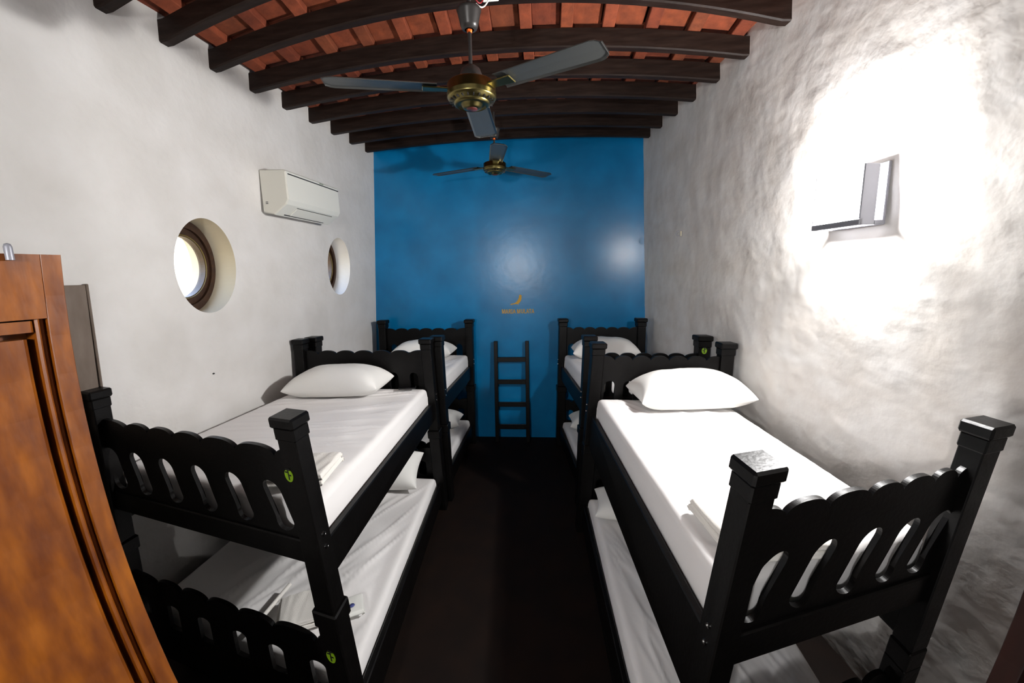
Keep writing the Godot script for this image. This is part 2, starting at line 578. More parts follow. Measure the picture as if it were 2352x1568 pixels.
func bunk(fr: Frame, label: String, opt: Dictionary) -> void:
	var base := (fr.at(Vector3(0, 0, 0)) + fr.at(Vector3(fr.W, 0, 0)) + fr.at(Vector3(0, 0, fr.L)) + fr.at(Vector3(fr.W, 0, fr.L))) * 0.25
	var o := thing("bunk_bed", base, label, "bunk bed", "black wooden bunk beds")
	var W := fr.W
	var L := fr.L
	var st: SurfaceTool
	for c in [[0.0, 0.0], [0.0, L], [W, 0.0], [W, L]]:
		var u: float = c[0]
		var v: float = c[1]
		st = new_st()
		cbox(st, Vector3(u - 0.047, 0.79, v - 0.047), Vector3(u + 0.047, 1.6, v + 0.047), 0.005, fr.at)
		var post := commit("post", st, M.black, o)
		st = new_st()
		cbox(st, Vector3(u - 0.052, 1.545, v - 0.052), Vector3(u + 0.052, 1.6, v + 0.052), 0.006, fr.at)
		cbox(st, Vector3(u - 0.061, 1.598, v - 0.061), Vector3(u + 0.061, BH, v + 0.061), 0.008, fr.at)
		commit("post_cap", st, M.black, post)
		st = new_st()
		cbox(st, Vector3(u - 0.05, 0.0, v - 0.05), Vector3(u + 0.05, 0.72, v + 0.05), 0.005, fr.at)
		var lp := commit("lower_post", st, M.black, o)
		st = new_st()
		var cw: float = opt.get("joint", 0.058)
		cbox(st, Vector3(u - cw, 0.715, v - cw), Vector3(u + cw, 0.79, v + cw), 0.006, fr.at)
		commit("post_cap", st, M.black, lp)
	var near_valley: Array = scaled(opt.get("valleys", even(6, 1.0 / 7.0, 6.0 / 7.0)), W)
	var near_slots: Array = scaled(opt.get("slots", even(6, 0.12, 0.88)), W)
	var far_valley := scaled(even(6, 1.0 / 7.0, 6.0 / 7.0), W)
	var far_slots := scaled(even(6, 0.12, 0.88), W)
	for e in 2:
		var v := 0.0 if e == 0 else L
		st = new_st()
		board(st, fr, v, 0.022, 1.06, 1.487 if e == 0 else 1.535, near_valley if e == 0 else far_valley, near_slots if e == 0 else far_slots, Vector2(1.105, 1.33), 0.092 if e == 0 else 0.085, opt.get("slant", 0.0) if e == 0 else 0.0)
		commit("footboard" if e == 0 else "headboard", st, M.black, o)
		st = new_st()
		cbox(st, Vector3(0.03, 0.98, v - 0.024), Vector3(W - 0.03, 1.085, v + 0.024), 0.005, fr.at)
		commit("end_rail", st, M.black, o)
		st = new_st()
		board(st, fr, v, 0.022, 0.12, opt.get("low_peak", 0.605), near_valley if e == 0 else far_valley, scaled(opt.get("low_slots", even(6, 0.12, 0.88)), W) if e == 0 else far_slots, Vector2(0.33, 0.49), 0.08, 0.0, 0.75)
		commit("lower_footboard" if e == 0 else "lower_headboard", st, M.black, o)
	for u in [0.0, W]:
		st = new_st()
		cbox(st, Vector3(u - 0.016, opt.get("rail_low", 0.885), 0.03), Vector3(u + 0.016, 1.05, L - 0.03), 0.005, fr.at)
		commit("side_rail", st, M.black, o)
		st = new_st()
		cbox(st, Vector3(u - 0.016, 0.1, 0.03), Vector3(u + 0.016, 0.265, L - 0.03), 0.005, fr.at)
		commit("lower_side_rail", st, M.black, o)
	for k in 2:
		st = new_st()
		var h := 0.995 if k == 0 else 0.185
		cbox(st, Vector3(0.012, h, 0.03), Vector3(W - 0.012, h + 0.018, L - 0.03), 0.0, fr.at)
		commit("bed_base", st, M.black, o)
	for v in [0.0, L]:                      # bolts through the aisle posts
		for h in [1.125, 1.07]:
			st = new_st()
			var c: Vector3 = fr.at(Vector3(-0.047, h, v))
			var s := (fr.at(Vector3(-0.06, h, v)) - c).normalized()
			tube(st, [c, c + s * 0.005, c + s * 0.0052], 0.009, 12)
			var t := fr.at(Vector3(-0.0522, h, v))
			for i in 12:
				tri(st, t, t + Vector3(0, sin(TAU * i / 12) * 0.009, cos(TAU * i / 12) * 0.009), t + Vector3(0, sin(TAU * (i + 1) / 12) * 0.009, cos(TAU * (i + 1) / 12) * 0.009), s)
			commit("bolt", st, M.chrome, o).set_meta("label", "small silver bolt")
	for s in opt.get("stickers", []):       # round green stickers on the end boards
		st = new_st()
		var pr := new_st()
		var vv := -0.0475 if s.y > 0.8 else -0.0505
		for i in 24:
			var q := []
			for t in [TAU * i / 24, TAU * (i + 1) / 24]:
				q.append(fr.at(Vector3(s.x + cos(t) * 0.021, s.y + sin(t) * 0.03 * (1.0 if sin(t) < 0 else 0.8), vv - 0.0015)))
			tri(st, fr.at(Vector3(s.x, s.y, vv - 0.0015)), q[0], q[1], Vector3(0, 0, 1))
			quad(st, q[0], q[1], q[1] + Vector3(0, 0, -0.002), q[0] + Vector3(0, 0, -0.002), q[0] - fr.at(Vector3(s.x, s.y, vv)))
		var sk := commit("sticker", st, M.sticker, o)
		sk.set_meta("label", "yellow-green round sticker")
		for k in [[0.0, 0.003, 0.003, 0.024], [0.006, 0.012, 0.009, 0.003], [-0.005, 0.0, 0.008, 0.003], [0.0, 0.024, 0.011, 0.004]]:
			cbox(pr, Vector3(s.x + k[0] - k[2], s.y + k[1] - k[3], vv - 0.0025), Vector3(s.x + k[0] + k[2], s.y + k[1] + k[3], vv - 0.001), 0.0, fr.at)
		commit("sticker_mark", pr, M.black_print, sk)

# a soft slab: rounded edges, creases; map takes (u, h, v)
func slab(st: SurfaceTool, lo: Vector3, hi: Vector3, r: float, nu: int, nv: int, wr: float, seed_: float, map: Callable, dir := Vector2(1.0, 0.25)) -> void:
	var pu := []
	var prof := [Vector2(0.012, 1.0), Vector2(0.0, 0.75), Vector2(-0.004, 0.45), Vector2(0.0, 0.2)]
	var H := hi.y - lo.y
	var edge := []
	for p in prof:
		edge.append(Vector2(p.x, maxf(p.y * H, r)))
	for i in 5:
		var a := PI * 0.5 * i / 4.0
		edge.append(Vector2(r * (1.0 - cos(a)) * 1.0, r * (1.0 - sin(a))))
	var ext := func(n: int, w: float) -> Array:
		var out := edge.duplicate()
		for i in range(1, n):
			out.append(Vector2(lerpf(r, w - r, float(i) / n), 0.0))
		for i in range(edge.size() - 1, -1, -1):
			out.append(Vector2(w - edge[i].x, edge[i].y))
		return out
	pu = ext.call(nu, hi.x - lo.x)
	var pv: Array = ext.call(nv, hi.z - lo.z)
	surf(st, pu.size() - 1, pv.size() - 1, func(i: int, j: int) -> Vector3:
		var a: Vector2 = pu[i]
		var b: Vector2 = pv[j]
		var drop := maxf(a.y, b.y)
		var p := Vector3(lo.x + a.x, hi.y - drop, lo.z + b.x)
		var fade := clampf(1.0 - drop / H, 0.0, 1.0)
		var s := (p.x * dir.x + p.z * dir.y) * 100.0
		var t := (-p.x * dir.y + p.z * dir.x) * 100.0
		var n := absf(nz.get_noise_3d(s * 2.0 + seed_, t * 0.22, seed_))
		var n2 := nz.get_noise_3d(s * 0.25, t * 0.2, seed_ + 40.0)
		fade *= clampf(minf(minf(a.x, hi.x - lo.x - a.x), minf(b.x, hi.z - lo.z - b.x)) / 0.12, 0.15, 1.0) if hi.x - lo.x > 0.6 else 1.0
		p.y += wr * fade * (pow(1.0 - n, 6.0) * 0.8 + n2 * 0.6)
		if drop > r * 0.5 and drop < H * 0.97:
			var k := nz.get_noise_3d(p.x * 60.0, drop * 90.0, p.z * 60.0 + seed_) * minf(wr, 0.006)
			p.x += k * (1.0 if i > pu.size() / 2 else -1.0) * (1.0 if a.y >= b.y else 0.0)
			p.z += k * (1.0 if a.y < b.y else 0.0)
		return map.call(p))
	st.set_smooth_group(-1)
	quad(st, map.call(lo + Vector3(0.012, 0, 0.012)), map.call(Vector3(hi.x - 0.012, lo.y, lo.z + 0.012)), map.call(Vector3(hi.x - 0.012, lo.y, hi.z - 0.012)), map.call(Vector3(lo.x + 0.012, lo.y, hi.z - 0.012)), Vector3.DOWN)

func mattress(fr: Frame, upper: bool, label: String, seed_: float, dir := Vector2(1.0, 0.3)) -> void:
	var h := 1.0135 if upper else 0.2035
	var top := 1.205 if upper else 0.345
	var u0 := 0.026
	org = fr.at(Vector3(fr.W * 0.5, h, fr.L * 0.5))
	var st := new_st()
	slab(st, Vector3(u0, h, 0.06), Vector3(fr.W - 0.03, top - 0.008, fr.L - 0.06), 0.035, 90, 150, 0.017, seed_, fr.at, dir)
	var o := commit("mattress", st, M.sheet, self)
	tag(o, label, "mattress", "white sheeted mattresses on the bunks")

# half-lengths a (across), b (deep), height H
func pillow(at: Vector3, a: float, b: float, H: float, turn: float, label: String, seed_: float, tilt := Vector2.ZERO) -> void:
	org = at
	var bas := Basis.from_euler(Vector3(tilt.x, turn, tilt.y))
	var st := new_st()
	for side in [1.0, -1.0]:
		surf(st, 36, 28, func(i: int, j: int) -> Vector3:
			var u := sin(PI * 0.5 * (2.0 * i / 36.0 - 1.0))
			var v := sin(PI * 0.5 * (2.0 * j / 28.0 - 1.0))
			var x := a * u * (1.0 - 0.075 * (1.0 - v * v))
			var z := b * v * (1.0 - 0.085 * (1.0 - u * u))
			var e := pow(maxf(0.0, (1.0 - pow(absf(u), 3.0)) * (1.0 - pow(absf(v), 2.6))), 0.45)
			var w := nz.get_noise_3d(x * 130.0 + seed_, z * 170.0, seed_) * 0.012 + nz.get_noise_3d(x * 420.0, z * 300.0 + seed_, 3.0) * 0.003
			var y := (0.3 * H + 0.7 * H * e + w * e) if side > 0.0 else 0.3 * H * (1.0 - minf(1.0, e * 1.6))
			return at + bas * Vector3(x, y, z), side > 0.0)
	var o := commit("pillow", st, M.pillow, self)
	tag(o, label, "pillow", "white pillows")

# a towel folded into layers, lying at a place and turn
func towel(at: Vector3, w: float, l: float, th: float, layers: int, turn: float, label: String, seed_: float, tilt := Vector2.ZERO, called := "towel") -> Node3D:
	var o := thing(called, at, label, "towel", "folded white towels")
	var bas := Basis.from_euler(Vector3(tilt.x, turn, tilt.y))
	for k in layers:
		var st := new_st()
		var s := 0.008 * k
		slab(st, Vector3(-w * 0.5 + s, th * k / layers, -l * 0.5 + s * 0.6), Vector3(w * 0.5 - s * 0.5, th * (k + 1) / layers + 0.002, l * 0.5 - s), th / layers * 0.5, 30, 30, 0.009, seed_ + k * 9.0, func(p: Vector3) -> Vector3: return at + bas * p)
		commit("folded_layer", st, M.towel, o)
	return o

func build_bunks() -> void:
	var nl := Frame.new()
	nl.setup([Vector2(-1.08, 1.57), Vector2(-1.089, 3.6), Vector2(-2.4, 1.93), Vector2(-2.29, 3.62)], [Vector2(-0.85, 1.5), Vector2(-1.02, 3.6), Vector2(-2.36, 1.9), Vector2(-2.33, 3.62)])
	var bl := Frame.new()
	bl.setup([Vector2(-1.03, 3.75), Vector2(-0.985, 5.15), Vector2(-2.24, 3.76), Vector2(-2.12, 5.17)], [Vector2(-1.0, 3.75), Vector2(-1.0, 5.15), Vector2(-2.3, 3.76), Vector2(-2.16, 5.17)])
	var nr := Frame.new()
	nr.setup([Vector2(0.619, 1.2), Vector2(0.405, 3.317), Vector2(1.57, 1.55), Vector2(1.375, 3.27)], [Vector2(0.34, 1.11), Vector2(0.285, 3.32), Vector2(1.17, 1.43), Vector2(1.34, 3.27)])
	var br := Frame.new()
	br.setup([Vector2(0.374, 3.697), Vector2(0.192, 5.12), Vector2(1.33, 3.64), Vector2(1.12, 5.06)], [Vector2(0.31, 3.7), Vector2(0.15, 5.12), Vector2(1.33, 3.64), Vector2(1.12, 5.06)])
	bunk(nl, "black bunk bed beside the brown panelled door, green stickers on its scalloped footboard", {"slots": [0.115, 0.285, 0.45, 0.62, 0.785, 0.93], "slant": 0.3, "valleys": [0.09, 0.262, 0.425, 0.57, 0.705, 0.835], "low_slots": [0.1, 0.27, 0.43, 0.6, 0.76, 0.92],
		"stickers": [Vector2(0.022, 1.4), Vector2(0.012, 0.585)]})
	bunk(nr, "black bunk bed in the right foreground, lit by the bright wall lamp", {"slots": [0.12, 0.325, 0.53, 0.715, 0.872], "slant": 0.45, "rail_low": 0.78, "joint": 0.0505, "low_peak": 0.7, "valleys": [0.147, 0.322, 0.505, 0.651, 0.804, 0.92]})
	bunk(bl, "black bunk bed under the small round window, against the blue wall", {})
	bunk(br, "black bunk bed to the right of the ladder, against the blue wall", {"stickers": [Vector2(br.W - 0.005, 1.52)]})
	mattress(nl, true, "upper mattress of the bunk by the brown door, towel near its foot", 11.0, Vector2(0.35, 0.95))
	mattress(nl, false, "lower mattress of the bunk by the brown door", 23.0, Vector2(0.9, 0.4))
	mattress(nr, true, "brightly lit upper mattress under the wall lamp", 35.0, Vector2(0.8, 0.6))
	mattress(nr, false, "shaded lower mattress of the bunk in the right foreground", 47.0)
	mattress(bl, true, "upper mattress of the bunk left of the ladder", 59.0)
	mattress(bl, false, "lower mattress of the bunk left of the ladder", 71.0)
	mattress(br, true, "upper mattress of the bunk right of the ladder", 83.0)
	mattress(br, false, "lower mattress of the bunk right of the ladder, mostly behind black posts", 95.0)
	var T := 1.219
	pillow(P(-1.8, T, 3.36), 0.405, 0.22, 0.235, 0.03, "pillow on the upper mattress of the bunk by the brown door", 5.0, Vector2(0.0, 0.02))
	pillow(P(1.04, T + 0.006, 3.09), 0.4, 0.23, 0.245, 0.06, "brightly lit pillow on the upper mattress under the wall lamp", 15.0, Vector2(0.0, 0.02))
	pillow(P(-1.52, T, 4.94), 0.37, 0.19, 0.2, 0.0, "pillow on the upper mattress of the bunk left of the ladder", 25.0)
	pillow(P(0.67, T, 4.87), 0.38, 0.2, 0.23, 0.0, "pillow on the upper mattress of the bunk right of the ladder", 33.0)
	T = 0.358
	pillow(P(-1.5, T + 0.075, 3.37), 0.36, 0.2, 0.2, 0.1, "pillow on the lower mattress of the bunk by the brown door", 41.0, Vector2(0.42, 0.0))
	pillow(P(0.72, T, 3.03), 0.36, 0.2, 0.16, -0.1, "shaded pillow on the lower mattress in the right foreground", 52.0)
	pillow(P(-1.44, T, 4.85), 0.36, 0.2, 0.19, 0.05, "pillow on the lower mattress of the bunk left of the ladder", 63.0)
	pillow(P(0.62, T, 4.86), 0.36, 0.2, 0.19, 0.0, "pillow on the lower mattress of the bunk right of the ladder", 74.0)
	towel(P(-1.24, 1.22, 1.87), 0.3, 0.28, 0.05, 2, 0.12, "folded white towel at the foot of the upper mattress by the brown door", 7.0)
	towel(P(0.79, 1.216, 1.5), 0.38, 0.34, 0.05, 2, 0.12, "folded white towel on the brightly lit upper mattress under the wall lamp", 17.0)
	towel(P(-1.34, 0.357, 1.93), 0.3, 0.26, 0.05, 2, 0.5, "folded white towel on the lower mattress behind the near footboard", 27.0)
	# a rolled cloth leaning on the lower towel, a small wrapped pack beside it
	org = P(-1.53, 0.36, 1.9)
	var st := new_st()
	var pts := []
	for i in 13:
		var t := i / 12.0
		pts.append(P(lerpf(-1.57, -1.54, t), 0.372 + 0.03 * t, lerpf(1.78, 2.08, t)))
	tube(st, pts, 0.012, 12)
	tag(commit("rolled_cloth", st, M.towel, self), "thin rolled white cloth beside the towel on the lower mattress", "cloth")
	org = P(-1.1, 0.352, 1.98)
	st = new_st()
	slab(st, Vector3(-0.05, 0, -0.07), Vector3(0.05, 0.028, 0.07), 0.01, 8, 8, 0.003, 3.0, func(p: Vector3) -> Vector3: return P(-1.1, 0.356, 1.98) + p.rotated(Vector3.UP, 0.5))
	var pk := thing("wrapped_soap", P(-1.1, 0.352, 1.98), "small white wrapped pack with a blue dot on the lower mattress", "soap pack")
	commit("wrapper", st, M.white_plastic, pk)
	st = new_st()
	lathe(st, [Vector2(0.0, 0.0025), Vector2(0.014, 0.002), Vector2(0.0145, 0.0)], P(-1.1, 0.39, 1.96), 20)
	commit("printed_dot", st, mat(Color(0.25, 0.28, 0.5), 0.6), pk)
	var ph := thing("phone", P(-1.24, 1.218, 3.46), "small dark flat phone near the headboard of the bunk by the door", "phone")
	st = new_st()
	cbox(st, Vector3(-0.075, 0, -0.035), Vector3(0.075, 0.01, 0.035), 0.003, func(p: Vector3) -> Vector3: return P(-1.24, 1.218, 3.46) + p.rotated(Vector3.UP, 0.25))
	commit("phone_body", st, M.dark_plastic, ph)
	st = new_st()
	cbox(st, Vector3(-0.07, 0.01, -0.031), Vector3(0.07, 0.0112, 0.031), 0.0, func(p: Vector3) -> Vector3: return P(-1.24, 1.218, 3.46) + p.rotated(Vector3.UP, 0.25))
	commit("phone_screen", st, mat(Color(0.02, 0.02, 0.03), 0.1), ph)

# ---------------------------------------------------------------- doors
func door_leaf(called: String, edge: Vector2, dir: Vector2, side: float, m: Material, bow: Callable, top: float, label: String) -> Node3D:
	# edge = free edge in plan, dir = along the leaf from the free edge, side = which way its panelled face looks
	var o := thing(called, P(edge.x + dir.x * 0.4, 0.0, edge.y + dir.y * 0.4), label, "door")
	var nrm := Vector2(-dir.y, dir.x) * side
	var map := func(p: Vector3) -> Vector3:      # (along, height, out of the face)
		var q := edge + dir * p.x + nrm * p.z
		return P(q.x + bow.call(p.y), p.y, q.y)
	var hs := []
	var piece := func(name_: String, s0: float, s1: float, h0: float, h1: float, z0: float, z1: float, ch: float) -> void:
		var st := new_st()
		var n := maxi(1, int((h1 - h0) / 0.09))
		for i in n:
			var a := lerpf(h0, h1, float(i) / n)
			var b := lerpf(h0, h1, float(i + 1) / n)
			var c := minf(ch, (b - a) * 0.3)
			# a chamfered section swept up the curve
			var sec := [Vector2(s0, z0), Vector2(s0, z1 - c), Vector2(s0 + c, z1), Vector2(s1 - c, z1), Vector2(s1, z1 - c), Vector2(s1, z0)]
			for k in 6:
				var p: Vector2 = sec[k]
				var q: Vector2 = sec[(k + 1) % 6]
				var mid := Vector2((s0 + s1) * 0.5, (z0 + z1) * 0.5)
				var ou := (p + q) * 0.5 - mid
				var c0: Vector3 = map.call(Vector3(mid.x, a, mid.y))
				quad(st, map.call(Vector3(p.x, a, p.y)), map.call(Vector3(q.x, a, q.y)), map.call(Vector3(q.x, b, q.y)), map.call(Vector3(p.x, b, p.y)), map.call(Vector3(mid.x + ou.x, a, mid.y + ou.y)) - c0)
			for e in [[a, i == 0, Vector3.DOWN], [b, i == n - 1, Vector3.UP]]:
				if e[1]:
					quad(st, map.call(Vector3(s0, e[0], z0)), map.call(Vector3(s0, e[0], z1)), map.call(Vector3(s1, e[0], z1)), map.call(Vector3(s1, e[0], z0)), e[2])
		commit(name_, st, m, o)
	var W := 0.86
	piece.call("stile", 0.0, 0.036, 0.02, top, -0.06, 0.0, 0.0015)
	piece.call("stile", W - 0.1, W, 0.02, top, -0.06, 0.0, 0.0015)
	for r in [[0.02, 0.22], [1.0, 1.12], [top - 0.145, top]]:
		piece.call("rail", 0.0361, W - 0.1001, r[0], r[1], -0.06, -0.0002, 0.0008)
	for r in [[0.22, 1.0], [1.12, top - 0.145]]:
		piece.call("moulding", 0.0365, 0.048, r[0], r[1], -0.05, -0.010, 0.006)
		piece.call("moulding", 0.048, 0.056, r[0], r[1], -0.05, -0.004, 0.004)
		piece.call("moulding", 0.0565, W - 0.12, r[1] - 0.03, r[1] - 0.004, -0.05, -0.006, 0.007)
		piece.call("moulding", 0.0565, W - 0.12, r[0], r[0] + 0.03, -0.05, -0.006, 0.007)
		piece.call("panel", 0.069, W - 0.125, r[0] + 0.045, r[1] - 0.045, -0.05, -0.010, 0.008)
		piece.call("panel_back", 0.0365, W - 0.101, r[0], r[1], -0.06, -0.05, 0.0)
	return o

func build_doors() -> void:
	var bow := func(h: float) -> float:
		var k := clampf(1.95 - h, -0.4, 1.0)
		return -0.024 + 0.17 * k * k
	var o := door_leaf("door_leaf", Vector2(-1.13, 0.9), Vector2(-0.25, -0.968).normalized(), 1.0, M.door, bow, 2.266, "brown panelled wooden door leaf standing open at the left edge")
	var st := new_st()
	var e := P(-1.152, 2.262, 0.815)
	lathe(st, [Vector2(0.0, 0.026), Vector2(0.005, 0.024), Vector2(0.007, 0.018), Vector2(0.007, -0.01)], e, 16)
	commit("bolt_tip", st, M.grey_metal, o)
	var bow2 := func(h: float) -> float:
		var k := clampf(1.95 - h, -0.4, 1.0)
		return 0.024 - 0.17 * k * k
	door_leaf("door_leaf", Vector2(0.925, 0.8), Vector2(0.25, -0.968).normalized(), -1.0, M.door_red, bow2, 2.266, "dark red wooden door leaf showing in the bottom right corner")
	# taupe board on the left wall, behind the brown door
	var d1 := 1.985
	o = thing("wall_board", P(xl(0.0, 1.6), 0.0, 1.6), "tall taupe wooden board on the white wall behind the brown door", "board")
	st = new_st()
	cbox(st, Vector3(1.2, 0.02, 0.0), Vector3(d1 - 0.012, 2.19, 0.022), 0.003, func(p: Vector3) -> Vector3: return P(xl(p.y, p.x) + 0.004 + p.z, p.y, p.x))
	commit("panel", st, M.taupe, o)
	st = new_st()
	cbox(st, Vector3(d1 - 0.012, 0.0, 0.0), Vector3(d1, 2.195, 0.026), 0.004, func(p: Vector3) -> Vector3: return P(xl(p.y, p.x) + 0.004 + p.z, p.y, p.x + 0.03 * clampf((1.4 - p.y) / 1.4, 0.0, 1.0)))
	commit("edge_strip", st, M.taupe, o)

# ---------------------------------------------------------------- fittings
func fan(hub: Vector3, R: float, angles: Array, canopy_y: float, beam_bottom: float, k: float, label: String) -> void:
	var o := thing("ceiling_fan", hub, label, "ceiling fan", "dark three-bladed ceiling fans")
	var st := new_st()
	# motor: brass drum, grooves, rounded underside
	lathe(st, [Vector2(0.0, 0.052), Vector2(0.085, 0.05), Vector2(0.112, 0.045), Vector2(0.119, 0.038), Vector2(0.119, 0.0), Vector2(0.122, -0.004), Vector2(0.119, -0.008), Vector2(0.122, -0.012), Vector2(0.119, -0.016), Vector2(0.122, -0.02), Vector2(0.118, -0.026), Vector2(0.112, -0.034), Vector2(0.088, -0.044)].map(func(p: Vector2) -> Vector2: return p * k), hub, 48)
	commit("motor", st, M.brass, o)
	st = new_st()
	lathe(st, [Vector2(0.09, -0.04), Vector2(0.086, -0.052), Vector2(0.074, -0.058), Vector2(0.07, -0.05), Vector2(0.052, -0.052), Vector2(0.046, -0.066), Vector2(0.03, -0.07), Vector2(0.0, -0.071)].map(func(p: Vector2) -> Vector2: return p * k), hub, 40)
	var plate := commit("bottom_plate", st, M.brass, o)
	st = new_st()
	for i in 24:
		var a := TAU * i / 24
		var c := hub + Vector3(cos(a) * 0.101, -0.0385, sin(a) * 0.101) * k
		cbox(st, Vector3(-0.009, -0.004, -0.003) * k, Vector3(0.009, 0.004, 0.003) * k, 0.0, func(p: Vector3) -> Vector3: return c + p.rotated(Vector3.UP, -a))
	commit("vent_slot", st, M.fan_dark, plate)
	st = new_st()
	lathe(st, [Vector2(0.028, -0.069), Vector2(0.026, -0.073), Vector2(0.0, -0.0735)].map(func(p: Vector2) -> Vector2: return p * k), hub, 24)
	commit("badge", st, mat(Color(0.28, 0.1, 0.08), 0.4), plate)
	st = new_st()
	lathe(st, [Vector2(0.056, 0.05), Vector2(0.058, 0.06), Vector2(0.055, 0.085), Vector2(0.045, 0.11), Vector2(0.026, 0.125), Vector2(0.012, 0.128)].map(func(p: Vector2) -> Vector2: return p * k), hub, 32)
	commit("motor_cup", st, M.fan_dark, o)
	st = new_st()
	tube(st, [hub + Vector3(0, 0.1 * k, 0), hub + Vector3(0, (canopy_y - hub.y) * 0.5, 0), P(hub.x, canopy_y, -hub.z)], 0.0095, 14)
	commit("down_rod", st, M.fan_dark, o)
	var cp := P(hub.x, canopy_y, -hub.z)
	st = new_st()
	lathe(st, [Vector2(0.022, 0.0), Vector2(0.036, 0.004), Vector2(0.043, 0.02), Vector2(0.056, 0.075), Vector2(0.06, 0.085), Vector2(0.056, 0.092), Vector2(0.01, 0.094)], cp, 32)
	commit("canopy", st, M.fan_dark, o)
	st = new_st()
	lathe(st, [Vector2(0.0, -0.014), Vector2(0.012, -0.012), Vector2(0.014, 0.0)], cp, 16)
	commit("rod_collar", st, M.copper, o)
	st = new_st()
	tube(st, [cp + Vector3(0, 0.09, 0), cp + Vector3(0, 0.12, 0), P(hub.x, beam_bottom, -hub.z)], 0.012, 12)
	commit("hanger", st, M.fan_dark, o)
	for a in angles:
		var rad := deg_to_rad(a)
		var dirv := Vector3(cos(rad), 0, -sin(rad))
		var side := Vector3(-dirv.z, 0, dirv.x)
		var tw := func(s: float, w: float, y: float) -> Vector3:
			var pitch := 0.1
			return hub + dirv * s + side * (w * cos(pitch)) + Vector3(0, 0.02 * k + y + w * sin(pitch) - 0.01 * s, 0)
		st = new_st()
		for i in 24:
			var s0 := lerpf(0.17, R, i / 24.0)
			var s1 := lerpf(0.17, R, (i + 1) / 24.0)
			var hw := func(s: float) -> float:
				var w := lerpf(0.064, 0.075, (s - 0.17) / (R - 0.17))
				var e := clampf((s - (R - 0.045)) / 0.045, 0.0, 1.0)
				return maxf(0.004, w * (1.0 - 0.35 * e * e) if e < 1.0 else w * 0.62)
			var w0: float = hw.call(s0)
			var w1: float = hw.call(s1)
			var strips := [-1.0, -0.86, 0.0, 0.86, 1.0]
			var ys := [0.0, 0.006, 0.007, 0.006, 0.0]
			for q in 4:
				var A: Vector3 = tw.call(s0, strips[q] * w0, ys[q])
				var B: Vector3 = tw.call(s1, strips[q] * w1, ys[q])
				var C: Vector3 = tw.call(s1, strips[q + 1] * w1, ys[q + 1])
				var D: Vector3 = tw.call(s0, strips[q + 1] * w0, ys[q + 1])
				quad(st, A, B, C, D, Vector3.UP)
				var dn := Vector3(0, -0.004, 0)
				quad(st, A + dn, B + dn, C + dn, D + dn, Vector3.DOWN)
			for e in [-1.0, 1.0]:
				var dn := Vector3(0, -0.004, 0)
				quad(st, tw.call(s0, e * w0, 0.0), tw.call(s1, e * w1, 0.0), tw.call(s1, e * w1, 0.0) + dn, tw.call(s0, e * w0, 0.0) + dn, side * e)
			if i == 23:
				var dn := Vector3(0, -0.004, 0)
				quad(st, tw.call(s1, -w1, 0.0), tw.call(s1, w1, 0.0), tw.call(s1, w1, 0.0) + dn, tw.call(s1, -w1, 0.0) + dn, dirv)
		var bl := commit("blade", st, M.blade, o)
		st = new_st()
		cbox(st, Vector3(0.1 * k, -0.026, -0.004), Vector3(0.24, 0.026, 0.004), 0.003, func(p: Vector3) -> Vector3: return tw.call(p.x, p.y * (1.0 if p.x < 0.18 else 1.3), p.z - 0.006))
		commit("blade_iron", st, M.brass, bl)

